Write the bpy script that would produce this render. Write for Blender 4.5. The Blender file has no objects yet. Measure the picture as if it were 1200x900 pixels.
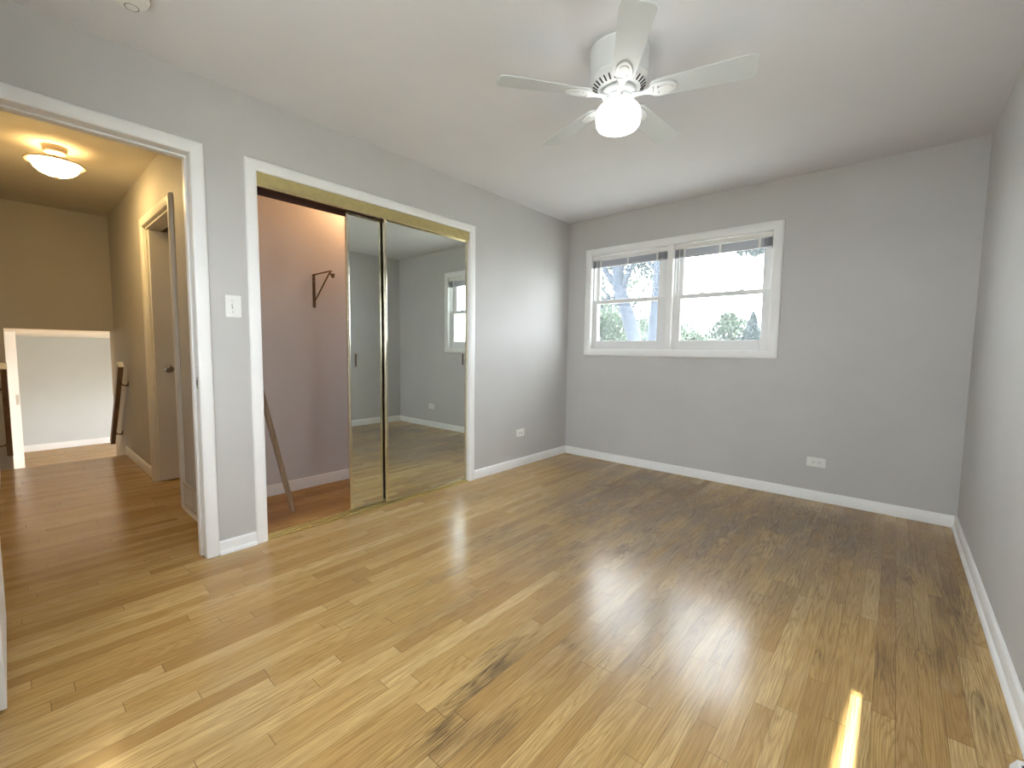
import bpy, bmesh, math, random
from mathutils import Vector, Matrix
random.seed(7)
S = bpy.context.scene
COL = S.collection
R = math.radians

# ------------------------------------------------------------------ camera
cam_data = bpy.data.cameras.new('camera')
cam = bpy.data.objects.new('camera', cam_data)
COL.objects.link(cam)
cam_data.sensor_width = 36.0
cam_data.lens = 516.4036 / 1200 * 36
cam_data.clip_start = 0.02
cam_data.clip_end = 300
yaw, pit, roll = R(41.01004265), R(-4.42981072), R(0.67634443)
fw = Vector((-math.sin(yaw)*math.cos(pit), math.cos(yaw)*math.cos(pit), math.sin(pit)))
r0 = Vector((math.cos(yaw), math.sin(yaw), 0)); u0 = r0.cross(fw)
rr = r0*math.cos(roll) + u0*math.sin(roll); uu = rr.cross(fw)
M4 = Matrix((rr, uu, -fw)).transposed().to_4x4()
M4.translation = Vector((2.67195828, -3.97033564, 1.11255048))
cam.matrix_world = M4
S.camera = cam

# ------------------------------------------------------------------ world, sun, exposure
WORLD_STRENGTH = 13.0
wd = bpy.data.worlds.new('sky_world'); S.world = wd
wd.use_nodes = True
bg = wd.node_tree.nodes['Background']
bg.inputs['Color'].default_value = (0.95, 0.965, 1.0, 1)
bg.inputs['Strength'].default_value = WORLD_STRENGTH
sun_d = bpy.data.lights.new('sun', 'SUN'); sun_d.energy = 30; sun_d.angle = R(0.8); sun_d.color = (1, .95, .86)
sun = bpy.data.objects.new('sun', sun_d); COL.objects.link(sun)
SUN_DIR = Vector((-0.339, 0.108, -1.0)).normalized()
sun.rotation_euler = SUN_DIR.to_track_quat('-Z', 'Y').to_euler()
sun.location = (12, -6, 20)
S.view_settings.view_transform = 'Standard'
S.view_settings.look = 'None'
S.view_settings.exposure = 0.30
S.view_settings.gamma = 1.0
S.view_settings.use_curve_mapping = False
S.cycles.max_bounces = 14
S.cycles.diffuse_bounces = 8
S.cycles.glossy_bounces = 6
S.cycles.transparent_max_bounces = 16
S.cycles.sample_clamp_indirect = 6.0
S.cycles.use_denoising = True

FAN_GLOW = 4.5
HALL_GLOW = 56.0
CLOSET_GLOW = 230.0

# ------------------------------------------------------------------ materials
def new_mat(name):
    m = bpy.data.materials.new(name); m.use_nodes = True
    nt = m.node_tree
    return m, nt, nt.nodes['Principled BSDF']

def node(nt, typ, **kw):
    n = nt.nodes.new(typ)
    for k, v in kw.items(): setattr(n, k, v)
    return n

def math_node(nt, op, a, b=None, c=None):
    n = nt.nodes.new('ShaderNodeMath'); n.operation = op
    for i, v in enumerate((a, b, c)):
        if v is None: continue
        if isinstance(v, (int, float)): n.inputs[i].default_value = v
        else: nt.links.new(v, n.inputs[i])
    return n.outputs[0]

def mix_color(nt, fac, a, b, mode='MIX'):
    n = nt.nodes.new('ShaderNodeMix'); n.data_type = 'RGBA'; n.blend_type = mode
    for sock, v in ((n.inputs[0], fac), (n.inputs[6], a), (n.inputs[7], b)):
        if isinstance(v, (int, float)): sock.default_value = v
        elif isinstance(v, tuple): sock.default_value = v + (1,) if len(v) == 3 else v
        else: nt.links.new(v, sock)
    return n.outputs[2]

def ramp(nt, fac, stops):
    n = nt.nodes.new('ShaderNodeValToRGB')
    e = n.color_ramp.elements
    while len(e) < len(stops): e.new(0.5)
    for el, (p, c) in zip(e, stops):
        el.position = p; el.color = c + (1,) if len(c) == 3 else c
    nt.links.new(fac, n.inputs[0])
    return n.outputs[0]

def noise(nt, vec, scale, detail=3, rough=.5, dist=0):
    n = nt.nodes.new('ShaderNodeTexNoise')
    n.inputs['Scale'].default_value = scale; n.inputs['Detail'].default_value = detail
    n.inputs['Roughness'].default_value = rough; n.inputs['Distortion'].default_value = dist
    if vec is not None: nt.links.new(vec, n.inputs['Vector'])
    return n.outputs[0]

def bump(nt, bsdf, height, strength, dist):
    b = nt.nodes.new('ShaderNodeBump'); b.inputs['Strength'].default_value = strength
    b.inputs['Distance'].default_value = dist
    nt.links.new(height, b.inputs['Height']); nt.links.new(b.outputs[0], bsdf.inputs['Normal'])

def paint(name, col, rough=.6, var=.04, bumps=.15, scale=60, spec=.3):
    m, nt, b = new_mat(name)
    tc = node(nt, 'ShaderNodeTexCoord').outputs['Object']
    n1 = noise(nt, tc, 2.2, 4)
    dark = tuple(c*(1-var) for c in col); lite = tuple(min(1, c*(1+var)) for c in col)
    c = ramp(nt, n1, [(.3, dark), (.7, lite)])
    nt.links.new(c, b.inputs['Base Color'])
    b.inputs['Roughness'].default_value = rough
    b.inputs['Specular IOR Level'].default_value = spec
    if bumps: bump(nt, b, noise(nt, tc, scale, 4), bumps, .002)
    return m

def metal(name, col, rough=.3, metallic=1.0, var=.08):
    m, nt, b = new_mat(name)
    tc = node(nt, 'ShaderNodeTexCoord').outputs['Object']
    n1 = noise(nt, tc, 25, 4)
    nt.links.new(ramp(nt, n1, [(.3, tuple(c*(1-var) for c in col)), (.7, tuple(min(1, c*(1+var)) for c in col))]), b.inputs['Base Color'])
    b.inputs['Metallic'].default_value = metallic
    nt.links.new(ramp(nt, n1, [(.2, (rough*.8,)*3), (.8, (rough*1.2,)*3)]), b.inputs['Roughness'])
    return m

def emitter(name, col, strength):
    m, nt, b = new_mat(name)
    b.inputs['Base Color'].default_value = (.9, .9, .88, 1)
    b.inputs['Roughness'].default_value = .35
    b.inputs['Emission Color'].default_value = col + (1,)
    b.inputs['Emission Strength'].default_value = strength
    return m

WALL_COL = (.545, .535, .522)
mWall = paint('wall_paint', WALL_COL, .62, .03, .2, 90)
mWallBack = paint('back_wall_paint', WALL_COL, .55, .03, .2, 90)
mCeil = paint('ceiling_paint', (.76, .76, .785), .8, .02, .25, 70)
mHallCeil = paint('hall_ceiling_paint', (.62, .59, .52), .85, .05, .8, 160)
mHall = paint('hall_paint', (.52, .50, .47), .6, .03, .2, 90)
mCloset = paint('closet_paint', (.66, .63, .635), .62, .03, .2, 90)
mLower = paint('lower_room_paint', (.60, .63, .63), .7, .02, .1, 60)
mLowerCeil = paint('lower_ceiling_paint', (.85, .85, .82), .7, .02, .1, 60)
mTrim = paint('white_trim_paint', (.88, .88, .87), .38, .03, .12, 45, .45)
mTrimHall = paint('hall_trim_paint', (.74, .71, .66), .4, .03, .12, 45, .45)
mDoor = paint('door_paint', (.80, .80, .78), .35, .02, .08, 30, .45)
mPlastic = paint('white_plastic', (.80, .80, .77), .35, .02, 0, 30, .5)
mFan = paint('fan_white', (.74, .76, .77), .38, .03, 0, 30, .5)
mFanBlade = paint('fan_blade_white', (.62, .645, .655), .42, .05, .05, 30, .45)
mVinyl = paint('window_vinyl', (.78, .78, .78), .4, .02, 0, 30, .5)
mSlatShade = paint('blind_slat_shade', (.46, .455, .49), .5, .04, 0)  # white vinyl slats, their backlit shade put into the grey
mBlind = paint('blind_vinyl', (.80, .79, .76), .45, .03, 0, 30, .45)
mDark = paint('dark_slot', (.02, .02, .02), .7, .1, 0)
mDullBrown = paint('dull_brown', (.30, .26, .22), .8, .2, 0)  # dull brown for the toggle slot and grille backing
mBrass = metal('polished_brass', (.78, .66, .36), .22)
mBrassDull = metal('satin_brass', (.56, .47, .22), .42, .85)
mStile = metal('pale_gold_stile', (.80, .74, .58), .18)
mTrackDark = paint('track_underside', (.06, .025, .015), .6, .1, 0)
mIron = metal('bronze_bracket', (.20, .13, .08), .45, .8)
mNickel = metal('brushed_nickel', (.55, .53, .50), .3)
mBronzeRim = metal('lamp_bronze', (.42, .34, .26), .4, .6)
mKnob = metal('aged_knob', (.30, .28, .26), .35)
mGrille = paint('grille_enamel', (.56, .53, .48), .45, .04, 0)

m, nt, b = new_mat('mirror_silver')
b.inputs['Base Color'].default_value = (.75, .79, .75, 1); b.inputs['Metallic'].default_value = 1
tc = node(nt, 'ShaderNodeTexCoord').outputs['Object']
nt.links.new(ramp(nt, noise(nt, tc, 3, 4), [(.35, (.004,)*3), (.75, (.03,)*3)]), b.inputs['Roughness'])
mMirror = m

# window glass: mostly clear, glare haze put in as a translucent mix
m = bpy.data.materials.new('window_glass'); m.use_nodes = True; nt = m.node_tree
nt.nodes.clear()
out = node(nt, 'ShaderNodeOutputMaterial')
tr = node(nt, 'ShaderNodeBsdfTransparent'); tr.inputs[0].default_value = (.93, .96, .97, 1)
gl = node(nt, 'ShaderNodeBsdfGlossy'); gl.inputs['Roughness'].default_value = .02
dif = node(nt, 'ShaderNodeBsdfTranslucent'); dif.inputs[0].default_value = (.9, .95, 1, 1)
fr = node(nt, 'ShaderNodeFresnel'); fr.inputs[0].default_value = 1.35
m1 = node(nt, 'ShaderNodeMixShader'); m1.inputs[0].default_value = .022
nt.links.new(tr.outputs[0], m1.inputs[1]); nt.links.new(dif.outputs[0], m1.inputs[2])
m2 = node(nt, 'ShaderNodeMixShader')
geo = node(nt, 'ShaderNodeNewGeometry')
fr_f = math_node(nt, 'MULTIPLY', fr.outputs[0], math_node(nt, 'SUBTRACT', 1.0, geo.outputs['Backfacing']))
nt.links.new(fr_f, m2.inputs[0]); nt.links.new(m1.outputs[0], m2.inputs[1]); nt.links.new(gl.outputs[0], m2.inputs[2])
nt.links.new(m2.outputs[0], out.inputs[0])
mGlass = m

# ---- oak strip flooring, boards along Y
def oak(name, tint=(1, 1, 1), wear=True, rough=.3, width=.057):
    m, nt, b = new_mat(name)
    L = nt.links
    tc = node(nt, 'ShaderNodeTexCoord').outputs['Object']
    sep = node(nt, 'ShaderNodeSeparateXYZ'); L.new(tc, sep.inputs[0])
    X, Y = sep.outputs[0], sep.outputs[1]
    u = math_node(nt, 'DIVIDE', X, width)
    col = math_node(nt, 'FLOOR', u); fu = math_node(nt, 'FRACT', u)
    wn1 = node(nt, 'ShaderNodeTexWhiteNoise'); wn1.noise_dimensions = '1D'; L.new(col, wn1.inputs['W'])
    wn1b = node(nt, 'ShaderNodeTexWhiteNoise'); wn1b.noise_dimensions = '1D'; L.new(math_node(nt, 'ADD', col, 37.3), wn1b.inputs['W'])
    blen = math_node(nt, 'MULTIPLY_ADD', wn1.outputs['Value'], .7, .45)
    v = math_node(nt, 'DIVIDE', math_node(nt, 'MULTIPLY_ADD', wn1b.outputs['Value'], 9.0, Y), blen)
    row = math_node(nt, 'FLOOR', v); fv = math_node(nt, 'FRACT', v)
    idv = node(nt, 'ShaderNodeCombineXYZ'); L.new(col, idv.inputs[0]); L.new(row, idv.inputs[1])
    wn2 = node(nt, 'ShaderNodeTexWhiteNoise'); wn2.noise_dimensions = '2D'; L.new(idv.outputs[0], wn2.inputs['Vector'])
    rnd = wn2.outputs['Value']
    t = lambda r, g, bb: (r*tint[0], g*tint[1], bb*tint[2])
    base = ramp(nt, rnd, [(0, t(.38, .222, .074)), (.22, t(.475, .298, .106)), (.5, t(.535, .348, .130)),
                          (.75, t(.575, .385, .152)), (.93, t(.66, .465, .205)), (1, t(.42, .252, .09))])
    # grain: cathedral rings and fine pores, shifted per board
    gv = node(nt, 'ShaderNodeCombineXYZ')
    L.new(math_node(nt, 'MULTIPLY_ADD', X, 15.0, math_node(nt, 'MULTIPLY', rnd, 61.0)), gv.inputs[0])
    L.new(math_node(nt, 'MULTIPLY', Y, .75), gv.inputs[1]); L.new(math_node(nt, 'MULTIPLY', rnd, 17.0), gv.inputs[2])
    gn = noise(nt, gv.outputs[0], 1.0, 1.0, .35, .15)
    fine = noise(nt, gv.outputs[0], 9.0, 2.0, .5)
    rings = math_node(nt, 'FRACT', math_node(nt, 'MULTIPLY_ADD', gn, 24.0, math_node(nt, 'MULTIPLY', fine, 1.3)))
    ring_f = ramp(nt, rings, [(0, (.55, .55, .55)), (.18, (1, 1, 1)), (.62, (.8, .8, .8)), (.88, (0, 0, 0)), (1, (.55, .55, .55))])
    pv = node(nt, 'ShaderNodeCombineXYZ')
    L.new(math_node(nt, 'MULTIPLY', X, 260.0), pv.inputs[0]); L.new(math_node(nt, 'MULTIPLY', Y, 7.0), pv.inputs[1]); L.new(rnd, pv.inputs[2])
    pores = noise(nt, pv.outputs[0], 1.0, 3, .6)
    pore_f = ramp(nt, pores, [(.38, (.0, .0, .0)), (.62, (1, 1, 1))])
    c = mix_color(nt, .55, base, mix_color(nt, ring_f, t(.27, .15, .045), base), 'MIX')
    c = mix_color(nt, .5, c, mix_color(nt, pore_f, t(.24, .13, .045), c), 'MIX')
    rough_val = ramp(nt, noise(nt, tc, 5, 4), [(.3, (rough*.97,)*3), (.75, (rough*1.4,)*3)])
    if wear:
        # worn, greyed finish in the traffic area and darker blotched stains
        XB = math_node(nt, 'MULTIPLY', math_node(nt, 'ADD', col, .5), width)
        def blob(cx, cy, rx, ry, soft=.5, XX=X):
            dx = math_node(nt, 'DIVIDE', math_node(nt, 'SUBTRACT', XX, cx), rx)
            dy = math_node(nt, 'DIVIDE', math_node(nt, 'SUBTRACT', Y, cy), ry)
            d = math_node(nt, 'SQRT', math_node(nt, 'ADD', math_node(nt, 'MULTIPLY', dx, dx), math_node(nt, 'MULTIPLY', dy, dy)))
            mr = node(nt, 'ShaderNodeMapRange'); mr.inputs[1].default_value = 1; mr.inputs[2].default_value = 1-soft
            L.new(d, mr.inputs[0])
            return mr.outputs[0]
        sv = node(nt, 'ShaderNodeCombineXYZ'); L.new(math_node(nt, 'MULTIPLY', X, 5.0), sv.inputs[0]); L.new(math_node(nt, 'MULTIPLY', Y, 1.7), sv.inputs[1])
        L.new(math_node(nt, 'MULTIPLY', rnd, .9), sv.inputs[2])
        sn = ramp(nt, noise(nt, sv.outputs[0], 1.2, 5, .6), [(.36, (0, 0, 0)), (.60, (1, 1, 1))])
        w = None
        for cx, cy, rx, ry, s in [(1.75, -1.15, 1.15, 1.15, 1.0), (1.15, -1.05, .8, 1.0, .9), (2.3, -.75, .9, .8, .85), (2.75, -.9, .4, .9, .6), (1.0, -.35, 1.0, .45, .7), (1.25, -1.95, .65, .6, .55), (1.9, -2.25, .5, .7, .55)]:
            o = math_node(nt, 'MULTIPLY', blob(cx, cy, rx, ry, .8), s)
            w = o if w is None else math_node(nt, 'MAXIMUM', w, o)
        grey = math_node(nt, 'MULTIPLY', w, math_node(nt, 'MULTIPLY_ADD', sn, .5, .38))
        c = mix_color(nt, grey, c, mix_color(nt, .12, (.165, .122, .082), c))
        c = mix_color(nt, math_node(nt, 'MULTIPLY', grey, .9), c, mix_color(nt, ring_f, (.105, .078, .054), (.245, .185, .130)))
        rough_val = mix_color(nt, math_node(nt, 'MULTIPLY', w, .8), rough_val, (.262, .262, .262))
        fv2 = node(nt, 'ShaderNodeCombineXYZ'); L.new(math_node(nt, 'MULTIPLY', X, 38.0), fv2.inputs[0]); L.new(math_node(nt, 'MULTIPLY', Y, 5.0), fv2.inputs[1])
        fn = ramp(nt, noise(nt, fv2.outputs[0], 1.0, 5, .7), [(.40, (0, 0, 0)), (.60, (1, 1, 1))])
        st = None
        for cx, cy, rx, ry, s, q in [(1.69, -2.93, .05, .34, 1.0, 1), (1.635, -2.80, .04, .20, .7, 1), (1.75, -3.20, .09, .16, .95, 1), (1.87, -3.08, .05, .18, .8, 1),
                                  (1.82, -2.62, .05, .05, .6, 1), (2.05, -2.55, .05, .07, .6, 1), (2.79, -1.09, .035, .06, .8, 0), (2.93, -1.25, .07, .55, .75, 0), (2.85, -1.75, .16, .30, .6, 0),
                                  (2.72, -1.95, .06, .25, .6, 1), (2.55, -2.05, .05, .10, .5, 1), (2.95, -2.0, .07, .2, .7, 0), (1.0, -.75, .22, .3, .55, 0),
                                  (2.3, -.35, .35, .25, .6, 0), (1.35, -.5, .3, .2, .5, 0), (1.12, -1.55, .12, .25, .5, 1), (.9, -2.15, .1, .3, .4, 1), (1.62, -1.75, .16, .2, .45, 1), (2.1, -1.6, .07, .22, .5, 1),
                                  (1.3, -2.75, .06, .5, .45, 1), (2.25, -2.35, .05, .4, .4, 1), (1.05, -2.6, .05, .5, .35, 1), (.35, -1.6, .15, .4, .4, 1)]:
            o = math_node(nt, 'MULTIPLY', blob(cx, cy, rx, ry, .9, XB if q else X), s)
            st = o if st is None else math_node(nt, 'MAXIMUM', st, o)
        ringd = math_node(nt, 'SUBTRACT', 1.0, ring_f)
        stain = math_node(nt, 'MULTIPLY', st, math_node(nt, 'MULTIPLY_ADD', fn, .45, math_node(nt, 'MULTIPLY_ADD', ringd, .55, .10)))
        c = mix_color(nt, math_node(nt, 'MINIMUM', math_node(nt, 'MULTIPLY', stain, 1.25), .9), c, (.085, .055, .03))
        # scuffed pale patches
        pn = ramp(nt, noise(nt, sv.outputs[0], 2.3, 4, .6), [(.58, (0, 0, 0)), (.74, (1, 1, 1))])
        c = mix_color(nt, math_node(nt, 'MULTIPLY', pn, .22), c, (.60, .44, .24))
    # seams
    eu = math_node(nt, 'MINIMUM', fu, math_node(nt, 'SUBTRACT', 1.0, fu))
    ev = math_node(nt, 'MULTIPLY', math_node(nt, 'MINIMUM', fv, math_node(nt, 'SUBTRACT', 1.0, fv)), blen)
    su = math_node(nt, 'LESS_THAN', eu, .012); sv_ = math_node(nt, 'LESS_THAN', ev, .0011)
    seam = math_node(nt, 'MAXIMUM', su, sv_)
    c = mix_color(nt, math_node(nt, 'MULTIPLY', seam, .62), c, (.08, .045, .02))
    L.new(c, b.inputs['Base Color'])
    L.new(rough_val, b.inputs['Roughness'])
    b.inputs['Specular IOR Level'].default_value = .5
    if wear: L.new(math_node(nt, 'MULTIPLY_ADD', math_node(nt, 'MULTIPLY', grey, math_node(nt, 'MULTIPLY_ADD', pore_f, .35, .65)), -.42, .5), b.inputs['Specular IOR Level'])
    h = math_node(nt, 'MULTIPLY_ADD', seam, -1.0, math_node(nt, 'MULTIPLY_ADD', pores, .12, math_node(nt, 'MULTIPLY', rnd, .25)))
    bump(nt, b, h, .35, .0012)
    return m
mFloor = oak('oak_strip_floor', rough=.18)
mClosetFloor = oak('closet_oak_warm_lit', (.92, .78, .62), False, .35)  # same oak as the room, warm closet light tinted into its colour
mLowerFloor = oak('lower_oak', (1.0, 1.0, 1.1), False, .4)

def wood(name, a, bcol, rough=.5, axis=2):
    m, nt, b = new_mat(name)
    tc = node(nt, 'ShaderNodeTexCoord').outputs['Object']
    mp = node(nt, 'ShaderNodeMapping'); sc = [40, 40, 40]; sc[axis] = 2.5
    mp.inputs['Scale'].default_value = sc
    nt.links.new(tc, mp.inputs['Vector'])
    n1 = noise(nt, mp.outputs[0], 1, 4, .6)
    nt.links.new(ramp(nt, n1, [(.3, a), (.7, bcol)]), b.inputs['Base Color'])
    b.inputs['Roughness'].default_value = rough
    bump(nt, b, n1, .1, .002)
    return m
mRod = wood('closet_rod_wood', (.20, .135, .085), (.33, .24, .16))
mRail = wood('handrail_wood', (.17, .115, .08), (.29, .20, .14), .35)
mTread = wood('stair_wood', (.30, .18, .08), (.45, .29, .14), .4, 1)
mBark = wood('tree_bark', (.012, .019, .031), (.020, .029, .044), .9)  # bark with bluish sky flare put into its colour

def leaf(name, a, bcol):
    m, nt, b = new_mat(name)
    g = node(nt, 'ShaderNodeNewGeometry')
    nt.links.new(ramp(nt, g.outputs['Random Per Island'], [(0, a), (1, bcol)]), b.inputs['Base Color'])
    b.inputs['Roughness'].default_value = .55
    b.inputs['Transmission Weight'].default_value = 0
    tl = node(nt, 'ShaderNodeBsdfTranslucent'); nt.links.new(ramp(nt, g.outputs['Random Per Island'], [(0, a), (1, bcol)]), tl.inputs[0])
    mx = node(nt, 'ShaderNodeMixShader'); mx.inputs[0].default_value = .35
    o = nt.nodes['Material Output']
    nt.links.new(b.outputs[0], mx.inputs[1]); nt.links.new(tl.outputs[0], mx.inputs[2]); nt.links.new(mx.outputs[0], o.inputs[0])
    return m
mLeafA = leaf('leaf_green', (.03, .06, .03), (.08, .11, .06))
mLeafB = leaf('leaf_blue_green', (.022, .04, .042), (.05, .072, .07))
mLeafC = leaf('leaf_light_green', (.035, .065, .04), (.085, .115, .07))
mLawnBounce = paint('lawn_bounce_grey', (.21, .215, .195), .9, .3, .5, 30)  # greyed and brightened to bounce daylight up to the ceilings

mFanGlass = emitter('fan_globe_glass', (1.0, .99, .97), FAN_GLOW)
mHallGlass = emitter('hall_bowl_glass', (1.0, .69, .29), HALL_GLOW)
mClosetBulb = emitter('closet_bulb_glass', (1.0, .57, .26), CLOSET_GLOW)

# ------------------------------------------------------------------ mesh helpers
class MB:
    def __init__(s): s.bm = bmesh.new()
    def box(s, x0, x1, y0, y1, z0, z1, mat=None):
        g = bmesh.ops.create_cube(s.bm, size=1)['verts']
        for v in g:
            v.co = Vector(((x0+x1)/2 + v.co.x*(x1-x0), (y0+y1)/2 + v.co.y*(y1-y0), (z0+z1)/2 + v.co.z*(z1-z0)))
            if mat is not None: v.co = mat @ v.co
        return s
    def lathe(s, prof, seg=40, c=(0, 0, 0), mat=None):
        rings = []
        for r_, z in prof:
            if r_ < 1e-6: rings.append([s.bm.verts.new((0, 0, z))])
            else: rings.append([s.bm.verts.new((r_*math.cos(2*math.pi*k/seg), r_*math.sin(2*math.pi*k/seg), z)) for k in range(seg)])
        for a, bq in zip(rings, rings[1:]):
            for k in range(seg):
                k2 = (k+1) % seg
                if len(a) == 1 and len(bq) == 1: continue
                if len(a) == 1: f = (a[0], bq[k2], bq[k])
                elif len(bq) == 1: f = (a[k], a[k2], bq[0])
                else: f = (a[k], a[k2], bq[k2], bq[k])
                s.bm.faces.new(f)
        T = Matrix.Translation(Vector(c)) @ (mat or Matrix())
        for ring in rings:
            for v in ring: v.co = T @ v.co
        return s
    def tube(s, pts, rad, seg=12, cap=True):
        pts = [Vector(p) for p in pts]
        rads = rad if isinstance(rad, (list, tuple)) else [rad]*len(pts)
        rings = []
        up = Vector((0, 0, 1))
        for i, p_ in enumerate(pts):
            d = (pts[min(i+1, len(pts)-1)] - pts[max(i-1, 0)]).normalized()
            if abs(d.dot(up)) > .95: up = Vector((1, 0, 0)) if abs(d.x) < .9 else Vector((0, 1, 0))
            a = d.cross(up).normalized(); bq = d.cross(a).normalized()
            rings.append([s.bm.verts.new(p_ + (a*math.cos(2*math.pi*k/seg) + bq*math.sin(2*math.pi*k/seg))*rads[i]) for k in range(seg)])
        for A, B in zip(rings, rings[1:]):
            for k in range(seg):
                s.bm.faces.new((A[k], A[(k+1) % seg], B[(k+1) % seg], B[k]))
        if cap:
            s.bm.faces.new(list(reversed(rings[0]))); s.bm.faces.new(rings[-1])
        return s
    def prism(s, outline, d0, d1, axes='xz', mat=None):
        # outline in two axes, extruded along the third from d0 to d1
        def P(a, bq, d):
            if axes == 'xy': q = Vector((a, bq, d))
            elif axes == 'xz': q = Vector((a, d, bq))
            else: q = Vector((d, a, bq))
            return mat @ q if mat is not None else q
        A = [s.bm.verts.new(P(a, bq, d0)) for a, bq in outline]
        B = [s.bm.verts.new(P(a, bq, d1)) for a, bq in outline]
        n = len(outline)
        s.bm.faces.new(A); s.bm.faces.new(list(reversed(B)))
        for k in range(n): s.bm.faces.new((A[k], B[k], B[(k+1) % n], A[(k+1) % n]))
        return s
    def sphere(s, c, r_, seg=20, scale=(1, 1, 1)):
        g = bmesh.ops.create_uvsphere(s.bm, u_segments=seg, v_segments=seg//2, radius=r_)['verts']
        for v in g: v.co = Vector(c) + Vector((v.co.x*scale[0], v.co.y*scale[1], v.co.z*scale[2]))
        return s
    def build(s, name, mat, parent=None, origin=None, bevel=0, smooth=False, segs=2):
        bmesh.ops.recalc_face_normals(s.bm, faces=s.bm.faces[:])
        if origin is not None:
            for v in s.bm.verts: v.co -= Vector(origin)
        me = bpy.data.meshes.new(name); s.bm.to_mesh(me); s.bm.free()
        if smooth:
            for p_ in me.polygons: p_.use_smooth = True
            if smooth != 'all':
                me.set_sharp_from_angle(angle=R(smooth if smooth is not True else 40))
        me.materials.append(mat)
        o = bpy.data.objects.new(name, me); COL.objects.link(o)
        if origin is not None: o.location = origin
        if bevel:
            bv = o.modifiers.new('bevel', 'BEVEL'); bv.width = bevel; bv.segments = segs; bv.limit_method = 'ANGLE'
        if parent is not None: o.parent = parent
        return o

def tag(o, label=None, cat=None, group=None, kind=None):
    if label: o['label'] = label
    if cat: o['category'] = cat
    if group: o['group'] = group
    if kind: o['kind'] = kind
    return o
def thing(name, loc, label, cat, group=None, rz=0):
    o = bpy.data.objects.new(name, None); COL.objects.link(o); o.location = loc; o.rotation_euler.z = rz
    o.empty_display_size = .1
    return tag(o, label, cat, group)
def struct(o): return tag(o, kind='structure')
def sempty(name, loc=(0, 0, 0)):
    o = bpy.data.objects.new(name, None); COL.objects.link(o); o.location = loc; o['kind'] = 'structure'; return o

# ------------------------------------------------------------------ room shell
H = 2.44; W = 3.027; YF = -4.35; HY = -3.2; HL = -4.06; DR = -3.33; DL = -4.092
T = .115
struct(MB().box(-.115, W+.2, YF-.2, .2, -.2, 0).box(-3.2, -.115, HL-.15, -3.2, -.2, 0)
       .box(-2.9, -.92, -3.2, -1.9, -.2, 0).build('floor', mFloor))
struct(MB().box(-.92, -.115, -3.1, -1.1, -.2, 0).build('floor_closet', mClosetFloor))
struct(MB().box(-.115, W+.2, YF-.2, .2, H, H+.15).box(-.95, -.115, -3.2, -1.0, H, H+.15).build('ceiling', mCeil))
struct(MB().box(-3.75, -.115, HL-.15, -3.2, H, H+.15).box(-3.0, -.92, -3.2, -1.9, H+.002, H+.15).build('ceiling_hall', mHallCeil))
# left wall with the doorway and the closet opening
w = MB()
J = .018
w.box(-T, 0, YF-.15, DL-J, 0, H).box(-T, 0, DL-J, DR+J, 2.055+J, H).box(-T, 0, DR+J, -3.03-J, 0, H)
w.box(-T, 0, -3.03-J, -1.45+J, 2.06+J, H).box(-T, 0, -1.45+J, 0.0, 0, H)
struct(w.build('wall_left', mWall))
# back wall with window opening
WX0, WX1, WZ0, WZ1 = .268, 1.912, 1.122, 2.076
w = MB().box(-T, WX0, 0, .2, 0, H).box(WX1, W+.2, 0, .2, 0, H).box(WX0, WX1, 0, .2, 0, WZ0).box(WX0, WX1, 0, .2, WZ1, H)
struct(w.build('wall_back', mWallBack))
# right wall; its unseen window is added to let in daylight and sun
RY0, RY1, RZ0, RZ1 = -3.05, -2.27, 1.06, 1.82
w = MB().box(W, W+.2, RY1, .0, 0, H).box(W, W+.2, YF-.15, RY0, 0, H).box(W, W+.2, RY0, RY1, 0, RZ0).box(W, W+.2, RY0, RY1, RZ1, H)
struct(w.build('wall_right', mWall))
FX0, FX1, FZ0, FZ1 = 1.0, 2.5, .95, 2.10
struct(MB().box(0, FX0, YF-.15, YF, 0, H).box(FX1, W, YF-.15, YF, 0, H).box(FX0, FX1, YF-.15, YF, 0, FZ0).box(FX0, FX1, YF-.15, YF, FZ1, H).build('wall_front', mWall))
# hall
HD0, HD1 = -1.85, -1.01       # doorway in the hall's right wall
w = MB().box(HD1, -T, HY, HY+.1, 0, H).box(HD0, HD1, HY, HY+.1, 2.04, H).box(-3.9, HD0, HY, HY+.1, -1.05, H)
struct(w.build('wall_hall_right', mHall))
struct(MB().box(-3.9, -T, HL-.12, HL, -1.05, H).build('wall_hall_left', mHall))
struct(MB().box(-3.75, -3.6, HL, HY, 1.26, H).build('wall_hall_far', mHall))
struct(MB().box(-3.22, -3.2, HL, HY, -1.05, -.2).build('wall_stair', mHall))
# room behind the hall door
struct(MB().box(-2.75, -2.65, HY+.1, -1.9, 0, H).box(-2.65, -.92, -2.0, -1.9, 0, H).build('wall_side_room', mHall))
# closet
struct(MB().box(-.92, -.8, -3.2+.1, -1.1, 0, H).build('wall_closet_back', mCloset))
struct(MB().box(-.8, -T, -1.2, -1.1, 0, H).build('wall_closet_right', mCloset))
struct(MB().box(-.8, -T, HY+.1, HY+.13, 0, H).build('wall_closet_left', mCloset))
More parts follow.
